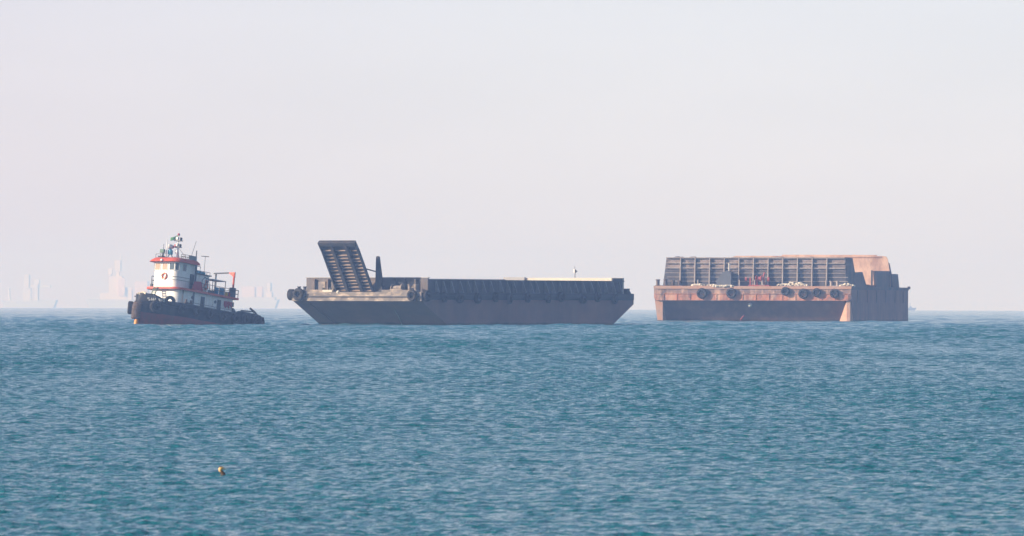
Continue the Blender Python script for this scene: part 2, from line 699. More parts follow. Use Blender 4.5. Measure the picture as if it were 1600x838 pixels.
# ---- houses
def rrect(x0, x1, hw, rf, ra=.05, n=7):
    """plan outline, front (x1) corners rounded by rf, rear by ra"""
    pts = []
    for cx, cy, r, a0 in ((x1 - rf, hw - rf, rf, 0), (x0 + ra, hw - ra, ra, 90), (x0 + ra, -hw + ra, ra, 180), (x1 - rf, -hw + rf, rf, 270)):
        for i in range(n + 1):
            a = R(a0 + 90 * i / n)
            pts.append((cx + r * math.cos(a), cy + r * math.sin(a)))
    return pts


lower = MB().prism(rrect(-4.75, 6.0, 2.45, 1.0), 1.1, 3.92, 'z').build('lower_deckhouse', M['white'], tug)
MB().prism(rrect(-5.35, 6.75, 3.0, 1.3), 3.92, 4.17, 'z').build('boat_deck', M['red'], tug)
wheel = MB().prism(rrect(2.5, 6.15, 2.1, .75), 4.17, 7.5, 'z').build('wheelhouse', M['white'], tug)
roofm = MB()
o1, o2, o3 = rrect(2.3, 6.95, 2.65, 1.1), rrect(2.3, 6.75, 2.5, 1.1), rrect(2.4, 6.3, 2.1, .9)
k = len(o1)
roofm.v = [(x, y, 7.45) for x, y in o1] + [(x, y, 7.72) for x, y in o2] + [(x, y, 8.02) for x, y in o3]
for a in range(2):
    for i in range(k):
        roofm.f.append((a * k + i, a * k + (i + 1) % k, (a + 1) * k + (i + 1) % k, (a + 1) * k + i))
roofm.f += [tuple(range(k))[::-1], tuple(range(2 * k, 3 * k))]
roofm.build('wheelhouse_roof', M['red'], tug)
upper = MB().prism(rrect(-.6, 2.48, 1.8, .05), 4.17, 6.4, 'z').build('upper_deckhouse', M['white'], tug)
MB().box((.85, 0, 6.46), (3.3, 4.0, .14)).build('upper_deck_roof', M['railgrey'], tug)


def window(parent, c, wd, h, yaw, gm, fm='white'):
    """frame and pane on a wall whose outward normal has this yaw"""
    c = Vector(c)
    nrm = Vector((math.cos(yaw), math.sin(yaw), 0))
    f = MB()
    t = .07
    for dz, sh in ((h / 2, (.07, wd + t, t)), (-h / 2, (.07, wd + t, t))):
        f.box(c + Vector((0, 0, dz)) + nrm * .03, sh, rz=yaw)
    side = Vector((-math.sin(yaw), math.cos(yaw), 0))
    for s in (-1, 1):
        f.box(c + side * (s * wd / 2) + nrm * .03, (.066, t, h - t), rz=yaw)
    fo = f.build('window', M[fm], parent)
    MB().box(c + nrm * .012, (.03, wd - .02, h - .02), rz=yaw).build('pane', M[gm], fo)
    return fo


for yy, gm in ((-1.2, 'warmglass'), (0.02, 'warmglass'), (1.22, 'glass')):
    window(tug, (6.15, yy, 6.86), .86, .96, 0, gm)
for s in (1, -1):
    window(tug, (5.98, s * 1.93, 6.86), .5, .96, s * R(45), 'glass')
    window(tug, (4.75, s * 2.1, 6.86), .72, .96, s * R(90), 'glass')
    window(tug, (-.1, s * 1.8, 5.6), .42, .42, s * R(90), 'glass', 'red')


def door(parent, c, wd, h, yaw, m, label=None):
    c = Vector(c)
    nrm = Vector((math.cos(yaw), math.sin(yaw), 0))
    side = Vector((-math.sin(yaw), math.cos(yaw), 0))
    d = MB().box(c + nrm * .03, (.06, wd, h), rz=yaw).build('door', M[m], parent)
    MB().box(c + nrm * .09 + side * (wd * .35), (.06, .05, .16), rz=yaw).build('handle', M['steel'], d)
    if label:
        d['label'] = label
    return d


door(tug, (3.2, 2.1, 5.2), .75, 2.0, R(90), 'dark')
door(tug, (1.15, 2.45, 2.75), .75, 1.6, R(90), 'dark', 'dark open doorway in the white house side')
door(tug, (-.55, 2.45, 2.75), .75, 1.6, R(90), 'white')
door(tug, (-2.1, 2.45, 2.75), .75, 1.6, R(90), 'dark', 'dark open doorway in the white house side')
for x in (3.2, -1.35):
    mb = MB().lathe([(.2, 0), (.2, .08), (.12, .1)], (x, 2.45, 3.2), (0, 1, 0), 14)
    mb.build('porthole', M['dark'], tug)
# exhaust trunk by the wheelhouse's aft corner, vertical pipe down the house
MB().tube([(2.9, 2.45, 4.2), (2.9, 2.45, 7.4)], .14, 10).build('exhaust_pipe', M['dark'], tug)
MB().tube([(3.05, 2.58, 1.8), (3.05, 2.58, 3.9)], .09, 8).build('stanchion', M['railgrey'], tug)
MB().tube([(5.2, 2.58, 1.8), (5.2, 2.58, 3.9)], .07, 8).build('stanchion', M['railgrey'], tug)
# grab rails round the wheelhouse front
for z in (5.15, 5.55):
    pts = [(x + .06 * (1 if x > 5 else 0), y * 1.03, z) for x, y in rrect(2.5, 6.15, 2.1, .75)[:9]]
    MB().tube(pts, .03, 6).build('grab_rail', M['railgrey'], tug)

# railings
rail([(4.4, 2.9, 4.17), (1.5, 2.9, 4.17), (-1.5, 2.9, 4.17), (-5.2, 2.9, 4.17)], 1.0, 1.0, .035).build('railing', M['railgrey'], tug)
rail([(-5.25, 2.9, 4.17), (-5.25, -2.9, 4.17)], 1.0, .9, .04).build('railing', M['railgrey'], tug)
rail([(5.0, -2.9, 4.17), (1.5, -2.9, 4.17), (-5.2, -2.9, 4.17)], 1.0, 1.2, .035).build('railing', M['railgrey'], tug)
rail([(5.4, -2.75, 4.17), (4.2, -2.9, 4.17)], 1.55, .6, .05, 3).build('railing', M['dark'], tug)
MB().box((4.9, -2.75, 4.45), (1.1, .3, .5)).build('deck_locker', M['dark'], tug)
rail([(6.3, -1.6, 8.0), (6.55, 0.2, 8.0)], .45, .9, .03, 1).build('roof_railing', M['railgrey'], tug)
rail([(5.3, 1.9, 8.0), (4.0, 2.05, 8.0), (2.5, 2.05, 8.0), (2.5, -1.8, 8.0)], .55, .7, .035, 2).build('roof_railing', M['railgrey'], tug)
rail([(1.9, 1.85, 6.53), (-.6, 1.85, 6.53)], .35, .7, .03, 1).build('roof_railing', M['railgrey'], tug)
MB().tube([(1.9, 2.85, 4.2), (2.0, 2.85, 5.6), (1.5, 2.85, 6.0), (.8, 2.85, 5.9), (.4, 2.85, 5.2), (.35, 2.85, 4.2)], .05, 6).build('handrail_hoop', M['railgrey'], tug)
MB().tube([(1.15, 2.85, 5.95), (1.15, 2.85, 4.2)], .035, 6).build('handrail_hoop', M['railgrey'], tug)
# canvas dodger, blue, on the wheelhouse roof rail
MB().box((3.3, 2.1, 8.28), (1.35, .06, .5)).build('roof_locker', M['steel'], tug)
MB().box((2.75, 1.75, 8.3), (.5, .5, .55)).build('vent_box', M['cyan'], tug)
# folding frame and gear on the upper roof
MB().tube([(1.75, 1.1, 6.55), (1.5, 1.1, 7.55), (.6, 1.2, 7.5), (.75, 1.2, 6.55)], .055, 6).build('pipe_frame', M['dark'], tug)
mb = MB().box((1.2, 1.0, 6.75), (1.1, .9, .4)).box((.2, 1.1, 6.7), (.6, .8, .34))
mb.build('roof_box', M['cyan'], tug)
MB().box((1.9, 1.3, 6.8), (.5, .35, .5)).build('roof_box', M['white'], tug)

# mast
mast = MB().tube([(3.95, 0, 8.0), (3.98, 0, 10.0)], .13, 10, .11).tube([(3.98, 0, 10.0), (4.0, 0, 11.2)], .09, 8, .05).build('mast', M['white'], tug)
for z, wd in ((9.6, .5), (10.45, .55)):
    MB().box((4.0, 0, z), (.55, wd * 2, .09)).build('platform', M['steel'], mast)
    for s in (-1, 1):
        l = MB().lathe([(.13, 0), (.17, .05), (.17, .3), (.1, .36)], (4.0, s * wd * .8, z + .06), (0, 0, 1), 10)
        l.build('navigation_light', M['dark' if s > 0 else 'redcloth'], mast)
    MB().box((4.2, 0, z + .3), (.28, .3, .36)).build('lamp_box', M['white'], mast)
MB().lathe([(.11, 0), (.15, .04), (.15, .25), (.05, .3)], (4.0, 0, 11.12), (0, 0, 1), 10).build('navigation_light', M['redcloth'], mast)
MB().box((4.28, .1, 9.0), (.22, .3, .5)).build('lamp_box', M['white'], mast)
MB().tube([(3.95, .3, 8.0), (3.98, .05, 9.5)], .04, 6).tube([(3.2, 1.2, 8.0), (3.98, .05, 9.6)], .025, 6).build('stay', M['railgrey'], mast)
# searchlight on a blue stand
sea_l = MB().tube([(5.0, -.8, 8.0), (4.85, -.5, 8.75)], .07, 6).tube([(4.45, -.25, 8.0), (4.75, -.45, 8.75)], .07, 6) \
    .box((4.8, -.5, 8.85), (.55, .4, .55)).box((4.8, -.5, 9.2), (.3, .2, .3)).build('searchlight', M['cyan'], tug)
MB().lathe([(.05, -.3), (.24, -.26), (.33, 0), (.34, .22), (.31, .27)], (4.85, -.55, 9.6), (.75, -.66, .1), 16).build('lamp_head', M['white'], sea_l)
MB().lathe([(.2, 0), (.24, .1), (.14, .22)], (4.66, -.38, 9.57), (-.75, .66, -.1), 12).build('lamp_back', M['redcloth'], sea_l)
# horn / greenish floodlight at the roof front, on a dark bracket
hb = MB().box((5.55, -1.1, 8.12), (.95, .7, .26)).tube([(5.5, -1.1, 8.1), (5.5, -1.1, 8.75)], .12, 8).build('floodlight', M['dark'], tug)
MB().box((5.6, -1.15, 8.92), (.3, .62, .46)).build('lamp_head', M['green'], hb)
MB().tube([(5.5, -1.1, 9.0), (5.5, -1.1, 9.85)], .035, 6).build('spike', M['dark'], hb)
MB().tube([(5.3, -.75, 8.0), (5.3, -.75, 10.6)], .1, 8, .04).build('antenna', M['white'], tug)
MB().lathe([(.1, 0), (.16, .08), (.12, .2)], (6.9, .05, 7.6), (1, 0, 0), 10).build('roof_lamp', M['white'], tug)
MB().tube([(1.75, .2, 6.5), (1.55, .25, 8.6), (.95, .4, 10.8)], .03, 5).build('whip_antenna', M['railgrey'], tug)
ta = MB().tube([(-.5, .9, 6.5), (-.5, .9, 9.0)], .03, 5).build('antenna', M['railgrey'], tug)
MB().tube([(-.2, .45, 9.0), (-.75, 1.3, 9.0)], .05, 6).build('crossbar', M['dark'], ta)
MB().tube([(2.55, 2.0, 8.0), (2.55, 2.0, 9.35)], .07, 6).build('roof_post', M['dark'], tug)
# davit gantry on the aft deck: red post, knee plate, beam and inner leg
dv = MB().tube([(-4.55, 2.55, 5.4), (-4.55, 2.55, 7.2)], .13, 8).build('davit', M['red'], tug)
MB().prism([(2.68, 7.45), (2.68, 6.75), (1.75, 7.28), (1.75, 7.45)], -4.65, -4.45, 'x').build('knee_plate', M['red'], dv)
MB().tube([(-4.55, 1.8, 7.38), (-4.55, -.9, 7.3)], .09, 8).build('beam', M['railgrey'], dv)
MB().tube([(-4.55, -.55, 4.2), (-4.55, -.55, 7.25)], .11, 8).build('inner_leg', M['railgrey'], dv)
MB().box((-4.55, 2.5, 4.8), (.6, .6, 1.25)).build('winch_housing', M['dark'], dv)
# canopy frame
cp = MB().box((-2.6, 1.0, 6.15), (2.6, 1.7, .1)).build('canopy', M['paleplate'], tug)
for x, y in ((-1.35, 1.8), (-3.85, 1.8), (-1.35, .2), (-3.85, .2)):
    MB().tube([(x, y, 4.17), (x, y, 6.1)], .05, 6).build('post', M['railgrey'], cp)
# aft-deck machinery (bolted): engine skylight, vents
MB().box((-3.0, -.4, 4.55), (1.4, 1.2, .76)).build('skylight', M['dark'], tug)
for x, y in ((-2.3, -1.6), (-3.9, 1.4)):
    v = MB().tube([(x, y, 4.17), (x, y, 4.9), (x + .15, y, 5.1), (x + .4, y, 5.15)], .16, 10).build('ventilator', M['white'], tug)
# ladder from the foredeck
ld = MB()
for y in (-.95, -.35):
    ld.tube([(7.75, y, 1.9), (6.85, y, 4.1)], .06, 6)
for i in range(8):
    t = (i + .5) / 8
    ld.box((7.75 - .9 * t, -.65, 1.9 + 2.2 * t), (.3, .6, .07))
ld.build('ladder', M['green'], tug)
# foredeck gear: windlass, bitts and mooring bitt on the rail
mb = MB().box((8.6, 0, 1.7), (.9, 1.4, 1.1)).lathe([(.4, -.9), (.4, -.8), (.25, -.75), (.25, .75), (.4, .8), (.4, .9)], (8.6, 0, 2.3), (0, 1, 0), 14)
mb.build('windlass', M['dark'], tug)
for x, y in ((9.6, -1.3), (9.3, 1.3)):
    MB().tube([(x, y, 1.1), (x, y, 2.9)], .16, 10).tube([(x, y - .4, 2.55), (x, y + .4, 2.55)], .08, 8).build('bitt', M['dark'], tug)
for x in (4.9, 4.1):
    pass
bt = MB().tube([(5.05, 3.1, 1.2), (5.05, 3.1, 2.75)], .14, 8).tube([(4.1, 3.1, 1.2), (4.1, 3.1, 2.72)], .14, 8).tube([(5.3, 3.1, 2.3), (3.85, 3.1, 2.3)], .09, 8)
bt.build('bitt', M['stem'], tug)
# side railing on the main deck bulwark
rail([(3.9, 3.25, 2.08), (-4.6, 3.25, 2.08)], .35, 2.1, .03, 1).build('bulwark_railing', M['railgrey'], tug)
# stern: towing gear, bulwark frame, staff
mb = MB().box((-6.3, 0, 2.2), (1.4, 1.8, 1.2)).lathe([(.55, -.9), (.55, -.8), (.3, -.78), (.3, .78), (.55, .8), (.55, .9)], (-6.4, .3, 2.5), (0, 1, 0), 14)
mb.build('towing_winch', M['dark'], tug)
MB().tube([(-7.6, 1.6, 1.6), (-7.6, 1.6, 2.85), (-9.6, 2.0, 2.95), (-9.9, 2.0, 1.7)], .1, 8).build('towing_arch', M['dark'], tug)
MB().box((-8.6, 1.5, 2.75), (1.5, .5, .1), rz=R(-8)).build('stern_plate', M['paleplate'], tug)
MB().tube([(-9.2, 1.7, 3.35), (-9.9, 2.0, 2.9), (-10.7, 2.2, 2.1)], .14, 8).build('stern_frame', M['dark'], tug)
MB().tube([(-4.9, 2.3, 1.6), (-4.9, 2.3, 3.9)], .04, 6).build('stanchion', M['railgrey'], tug)
MB().box((-4.95, 1.9, 3.3), (.5, .9, .6)).build('aft_locker', M['dark'], tug)


# ---- loose things on the tug
def on(rootmat, mb, name, mat, p, label, cat, group=None, rz=0.0, ry=0.0, rx=0.0):
    o = mb.build(name, M[mat])
    o.matrix_world = rootmat @ Matrix.Translation(p) @ Matrix.Rotation(rz, 4, 'Z') @ Matrix.Rotation(ry, 4, 'Y') @ Matrix.Rotation(rx, 4, 'X')
    return tag(o, label, cat, group)


def ring_mesh():
    prof = [(.36 + .095 * math.cos(2 * math.pi * k / 10), .095 * math.sin(2 * math.pi * k / 10)) for k in range(10)]
    return MB().lathe(prof, (0, 0, 0), (1, 0, 0), 24, closed=True)


def life_ring(p, yaw, label):
    r = thing('life_ring', label, 'life ring', mat=TUG @ Matrix.Translation(p) @ Matrix.Rotation(yaw, 4, 'Z'))
    ring_mesh().build('ring', M['orange'], r)
    for k in range(4):
        a = R(20 + 90 * k)
        MB().box((0, .36 * math.cos(a), .36 * math.sin(a)), (.21, .1, .21), rx=a).build('band', M['white'], r)
    return r


life_ring((6.28, .05, 5.62), 0, 'orange life ring with pale bands on the sunlit white wheelhouse front')
life_ring((.15, 2.02, 5.0), R(90), 'red life ring in shade on the upper deckhouse side')
on(TUG, MB().prism([(-1.1, 0), (1.1, 0), (.65, 1.05), (-.55, 1.15)], -.04, .04, 'y'), 'canvas_sheet', 'redcloth', (2.9, 2.98, 4.2),
   'dull red canvas sheet lashed to the rail beside the wheelhouse', 'canvas')
fl = MB()
vs, fs = [], []
for i in range(9):
    for j in range(4):
        vs.append((-.12 * i, .09 * math.sin(i * .9 + j * .3), -.14 * j - .05 * i + .04 * math.sin(i)))
for i in range(8):
    for j in range(3):
        fs.append((i * 4 + j, i * 4 + j + 1, i * 4 + j + 5, i * 4 + j + 4))
fl.add(vs, fs)
# flag leaves the mast towards the bow and starboard
fo = on(TUG, fl, 'flag', 'flaggreen', (4.05, -.05, 11.15), 'small green flag flying from the tugboat mast top', 'flag', rz=R(130))
sm_ = fo.modifiers.new('thick', 'SOLIDIFY')
sm_.thickness = .02
dr_ = [(0.001, 0), (.3, 0), (.32, .06), (.3, .1), (.33, .34), (.3, .38), (.33, .62), (.3, .66), (.32, .95), (.28, .98), (.001, .95)]
on(TUG, MB().lathe(dr_, n=16), 'blue_barrel', 'blue', (-2.55, 2.35, 4.17), 'blue drum standing behind the aft railing of the tugboat', 'barrel')
on(TUG, MB().lathe(dr_, n=16), 'blue_barrel', 'blue', (-1.95, 2.0, 4.17), 'blue drum half hidden behind the other drum, nearer the house', 'barrel')
on(TUG, MB().lathe([(.001, 0), (.2, 0), (.22, .05), (.22, .42), (.12, .5), (.07, .5), (.07, .58), (.001, .58)], n=14), 'gas_bottle', 'yellow', (-3.15, 2.65, 4.17),
   'bright yellow canister on deck just right of the blue drums', 'canister')
on(TUG, MB().lathe([(.001, 0), (.2, 0), (.22, .05), (.22, .5), (.12, .6), (.001, .6)], n=14), 'extinguisher', 'redcloth', (-3.65, 2.65, 4.17),
   'dark red canister beside the yellow one on the aft deck', 'canister')
cl = MB()
vs, fs = [], []
for i in range(15):
    for j in range(5):
        vs.append((.11 * i - .8, .05 * math.sin(i * 1.3) * (1 + j * .3), -.17 * j * (1 + .35 * math.sin(i * 1.1 + 1))))
for i in range(14):
    for j in range(4):
        fs.append((i * 5 + j, i * 5 + j + 1, i * 5 + j + 6, i * 5 + j + 5))
cl.add(vs, fs)
lo = on(TUG, cl, 'hung_cloth', 'redcloth', (-3.75, 2.62, 3.55), 'dark red cloths hung along the tugboat house side near the stern', 'cloth')
lo.modifiers.new('thick', 'SOLIDIFY').thickness = .04

tyre(TUG, (10.2, -1.72, 1.0), (.66, -.75, 0), .82, .75, 'big dark tyre hanging off the far side of the tugboat bow', 'tyres on the tugboat', .35)
p, nn, _ = hull_pt(9.35, 1.25, .3)
tyre(TUG, p, nn, .8, .6, 'large worn tyre hung just below the name on the tugboat bow', 'tyres on the tugboat', .45)
p, nn, _ = hull_pt(7.6, 2.15, -.2)
tyre(TUG, p, nn, .72, .5, 'tyre perched on the bow rail in front of the white deckhouse', 'tyres on the tugboat', .45)
spots = [(6.0, 'just aft of the one on the bow rail'), (3.4, 'below the two red bitts'), (.8, 'below the forward dark doorway'), (-1.8, 'below the after dark doorway'),
         (-4.2, 'below the hung red cloths'), (-6.2, 'below the dark towing winch'), (-8.2, 'below the pale stern plate'), (-9.9, 'at the very stern corner')]
for x, wds in spots:
    zt = tug_top(x) - .75
    p, nn, _ = hull_pt(x, zt, .28)
    tyre(TUG, p, nn, .6, .42, 'black tyre on the tugboat side ' + wds, 'tyres on the tugboat', .45)

# ================================================================== LANDING BARGE
LD = 1034.0
LB = frame((728.5 - 800) / 12000 * LD, LD, R(32))
lb = thing('landing_barge', 'long dark landing barge with its steel bow ramp raised', 'barge', mat=LB)
HB = 10.1
prof = [(-26.9, 4.3), (-26.9, 2.85), (-21.3, 0), (-18.5, -1.4), (17.5, -1.4), (20.3, 0), (26.9, 3.2), (26.9, 4.3)]
MB().prism(prof, -HB, HB, 'y').build('hull', M['bargehull'], lb, smooth=0)
# bow band: plates and rubbing rail
bb = MB().box((27.0, 0, 4.1), (.2, 2 * HB + .2, .56)).build('bow_band', M['bargeband'], lb)
MB().box((27.06, 0, 3.77), (.34, 2 * HB + .24, .10)).build('rubbing_rail', M['dark'], bb)
MB().box((26.99, 0, 3.44), (.17, 2 * HB + .16, .5)).build('lower_plate', M['bargeband'], bb)
for k, (y, wd) in enumerate(((-7.4, 4.4), (6.6, 5.4))):
    MB().box((26.7, y, 4.52), (.5, wd, .3)).build('toe_plate', M['bargeband'], bb)
pl = MB().box((26.98, -4.6, 4.47), (.06, 1.5, .36)).build('pale_plate', M['cream'], bb)
# side band (port and starboard)
for s in (1, -1):
    MB().box((0, s * (HB + .05), 3.85), (53.6, .14, .9)).build('side_band', M['sideband'], lb)
    MB().box((0, s * (HB + .12), 3.95), (53.0, .18, .12)).build('rubbing_rail', M['dark'], lb)
# coamings
fw = MB().box((24.0, -.25, 5.27), (.25, 19.1, 1.96)).build('front_coaming', M['bargewall'], lb)
pil = None
for y in (-8.3, -6.2, -4.4, 4.4, 5.9, 7.6):
    MB().box((24.35, y, 5.2), (.5, .22, 1.75)).build('stiffener', M['bargewall'], fw)
for y, wd in ((-7.25, 1.1), (-5.3, .9), (5.2, .7), (6.8, .9)):
    MB().box((24.22, y, 5.15), (.2, wd, 1.2)).build('box_panel', M['bargeband'], fw)
for y in (-6.7, -5.6):
    MB().box((24.75, y, 4.65), (.25, .25, .6)).build('deck_post', M['dark'], fw)
MB().box((24.0, -.25, 6.29), (.4, 19.3, .1)).build('top_rail', M['greywall'], fw)
sw = MB().box((-.9, 9.2, 5.13), (49.5, .2, 1.66)).build('side_coaming', M['bargeside'], lb)
MB().box((-.9, 9.2, 5.99), (49.5, .42, .1)).build('top_rail', M['bargeside'], sw)
brk = None
rb = random.Random(4)
for i in range(25):
    x = 22.3 - i * 1.95
    if brk is None:
        brk = MB().prism([(9.3, 4.32), (10.0, 4.32), (9.95, 4.55), (9.45, 5.9), (9.3, 5.9)], -.09, .09, 'x').build('bracket', M['bracket'], sw)
        brk.location.x = x
    else:
        c = brk.copy()
        COL.objects.link(c)
        c.parent = sw
        c.location.x = x + rb.uniform(-.15, .15)
        c.rotation_euler.z = rb.uniform(-.03, .03)
sf = MB().box((-.9, -9.6, 5.27), (49.5, .2, 1.96)).build('side_coaming', M['greywall'], lb)
for i in range(24):
    pass
st = MB().box((-25.4, -.1, 5.38), (.25, 18.9, 2.16)).build('stern_coaming', M['cream'], lb)
MB().box((-25.4 + .3, -8.0, 5.45), (.3, 3.4, 2.2)).build('corner_panel', M['greywall'], st)
MB().box((-24.2, 9.2, 6.23), (2.9, .24, .4)).build('corner_panel', M['bargeside'], sw)
# stern deck gear
MB().prism([(-26.6, 4.3), (-25.55, 4.3), (-25.55, 5.0), (-26.3, 5.0), (-26.15, 4.75)], 8.4, 9.9, 'y').build('stern_bracket', M['bargeside'], lb)
MB().box((-25.9, 0, 4.6), (.5, 17, .5)).build('stern_sill', M['bargeside'], lb)

# ramp: raised, leaning forward over the bow
ramp = thing('bow_ramp', None, None)
ramp.parent = lb
H0, H1, H2 = Vector((26.2, 0, 4.35)), Vector((29.92, 0, 9.9)), Vector((30.9, 0, 11.1))
YL, YR = -3.3, 2.35
d1, d2 = (H1 - H0).normalized(), (H2 - H1).normalized()
n1 = Vector((d1.z, 0, -d1.x))                   # the underside, facing forward and down
n2 = Vector((d2.z, 0, -d2.x))
def rp(t, y, off=0.0):
    """point on the ramp: t metres up from the hinge"""
    l1 = (H1 - H0).length
    if t <= l1:
        p = H0 + d1 * t + n1 * off
    else:
        p = H1 + d2 * (t - l1) + n2 * off
    return Vector((p.x, y, p.z))
LT = (H1 - H0).length + (H2 - H1).length
L1 = (H1 - H0).length
def slab(mb, t0, t1, y0, y1, o0, o1):
    ts = [t0] + ([L1] if t0 < L1 < t1 else []) + [t1]
    for a, c in zip(ts[:-1], ts[1:]):
        e = 1e-4
        vs = []
        for t in (a + (e if a == L1 else 0), c):
            for y in (y0, y1):
                for o in (o0, o1):
                    vs.append(rp(t, y, o))
        mb.add(vs, [(0, 1, 3, 2), (4, 6, 7, 5), (0, 4, 5, 1), (2, 3, 7, 6), (0, 2, 6, 4), (1, 5, 7, 3)])
    return mb
slab(MB(), 0, LT, YL, YR, -.06, .04).build('deck_plate', M['ramp'], ramp, smooth=0)
for y in (YL, YL + 1.75, YR - 1.75 + .1, YR):
    wd = .14 if y in (YL, YR) else .42
    slab(MB(), 0.05, LT - .02, y - wd / 2, y + wd / 2, .045, .5).build('girder', M['ramp'], ramp, smooth=0)
slab(MB(), LT - .6, LT - .05, YL + .1, YR - .1, .05, .46).build('lip_plate', M['ramp'], ramp, smooth=0)
first = None
cells = [(YL + .12, YL + 1.48), (YL + 2.02, YR - 1.93), (YR - 1.38, YR - .12)]
rr = random.Random(9)
for i in range(13):
    t = .35 + i * .505
    if i in (12,):
        t += .25
    for (a, c) in cells:
        jit = rr.uniform(-.05, .05)
        slab(MB(), t + jit, t + .10 + jit, a, c, .05, .24 + rr.uniform(-.07, .05)).build('rung', M['rung'], ramp, smooth=0)
ramp_hinge = MB().tube([(26.35, YL - .3, 4.32), (26.35, YR + .3, 4.32)], .14, 8).build('hinge', M['ramp'], ramp)
# hoist post with the link that holds the ramp
hp = MB()
hp.prism([(2.6, 4.3), (3.75, 4.3), (3.02, 9.05), (2.72, 9.05)], 26.0, 26.5, 'x')
hpo = hp.build('hoist_post', M['ramp'], lb, smooth=0)
MB().tube([(26.25, 2.8, 7.0), (27.3, 2.45, 7.25), (28.2, 2.3, 7.4)], .09, 6).build('link', M['dark'], hpo)
MB().tube([(26.25, 2.85, 8.7), (26.25, 2.85, 9.1)], .14, 8).build('sheave_head', M['stem'], hpo)


def bollard(parent, x, y, z, s=1.0, m='dark'):
    b = MB().box((x, y, z + .06), (.5 * s, 1.5 * s, .12)).build('bollard', M[m], parent)
    for k in (-1, 1):
        MB().lathe([(.2 * s, 0), (.2 * s, .55 * s), (.27 * s, .58 * s), (.27 * s, .68 * s)], (x, y + k * .45 * s, z + .12), (0, 0, 1), 12).build('post', M[m], b)


bollard(lb, 25.8, -9.4, 4.3)
bollard(lb, 25.6, 7.9, 4.55, 1.1, 'bargeband')
bollard(lb, -26.2, 6.0, 4.3)
wn = MB().lathe([(.5, -.8), (.5, -.7), (.3, -.68), (.3, .68), (.5, .7), (.5, .8)], (25.4, 5.4, 4.95), (0, 1, 0), 14).box((25.4, 5.4, 4.55), (.9, 1.9, .5)).build('mooring_winch', M['bargeband'], lb)
MB().box((24.6, -3.9, 5.2), (.5, .8, .9)).build('rusty_drum_box', M['hopband'], lb)
MB().sphere((26.95, -2.9, 4.35), .26).build('fender_buoy', M['cream'], lb)
# light post on the stern wall
lp = MB().tube([(-25.4, 1.6, 6.4), (-25.4, 1.6, 7.6)], .05, 6).build('lamp_post', M['stem'], lb)
MB().prism([(1.38, 7.25), (1.6, 7.1), (1.6, 7.65), (1.42, 7.65)], -25.5, -25.3, 'x').build('marker_board', M['white'], lp)
MB().prism([(1.62, 7.1), (1.98, 7.35), (1.62, 7.62)], -25.46, -25.34, 'x').build('marker_board', M['dark'], lp)
MB().tube([(-25.4, 1.6, 7.6), (-25.4, 1.55, 8.1)], .025, 5).build('spike', M['dark'], lp)

TG = 'tyres on the landing barge'
tyre(LB, (26.6, -HB - .42, 4.0), (.15, -1, 0), .72, .85, 'fat tyre hung on the outer left corner of the landing barge bow', TG, .4)
tyre(LB, (27.38, -8.9, 4.05), (1, 0, 0), .82, .55, 'large tyre on the left end of the landing barge bow', TG, .42)
tyre(LB, (27.38, 8.95, 3.95), (1, 0, 0), .72, .5, 'large tyre on the right end of the landing barge bow', TG, .5)
tyre(LB, (26.2, HB + .45, 3.9), (0.05, 1, 0), .72, .5, 'dark tyre on the landing barge side just round the bow corner', TG, .42)
ords = ['second', 'third', 'fourth', 'fifth', 'sixth', 'seventh', 'eighth', 'ninth', 'tenth', 'eleventh']
for i in range(11):
    x = 22.6 - i * 4.35 + rb.uniform(-.7, .7)
    tyre(LB, (x, HB + .45, 3.75 + rb.uniform(-.25, .12)), (rb.uniform(-.25, .25), 1, rb.uniform(-.1, .1)), .66, .46,
         'black tyre in the row along the landing barge side, %s from the bow corner' % (ords[i] if i < 10 else 'last'), TG, .42)


def rope(rootmat, pts, r, mat, label, name='mooring_rope', cat='rope'):
    o = MB().tube(pts, r, 6).build(name, M[mat])
    o.matrix_world = rootmat
    return tag(o, label, cat)


rope(LB, [(27.2, -7.6, 4.1), (26.3, -7.5, 2.6), (23.6, -7.3, 1.3), (20.4, -7.05, -.3)], .07, 'stem', 'rust-brown rope hanging down the left of the landing barge bow into the sea')
rope(LB, [(24.9, 4.6, 2.13), (23.0, 4.0, 1.2), (21.0, 3.2, .25), (20.2, 2.9, -.3)], .06, 'greywall', 'thin pale rope slanting down the middle of the landing barge bow')

# ================================================================== HOPPER BARGE
fx, fy = (1176 - 800) / 12000 * 1310, 1310.0
PH = R(12)
HX, HW = 31.0, 16.97
HBM = frame(fx + HX * math.sin(PH), fy + HX * math.cos(PH), PH)
hb_ = thing('hopper_barge', 'broad rust-stained hopper barge with tall ribbed cargo bin', 'barge', mat=HBM)
DZ = 5.95
# hull body behind the raked front
prof = [(-31, DZ), (-31, -1.5), (26.0, -1.5), (27.4, 0), (30.2, 3.55), (31, 3.55), (31, DZ)]
MB().prism(prof, -HW, HW, 'y').build('hull', M['hophull'], hb_, smooth=0)
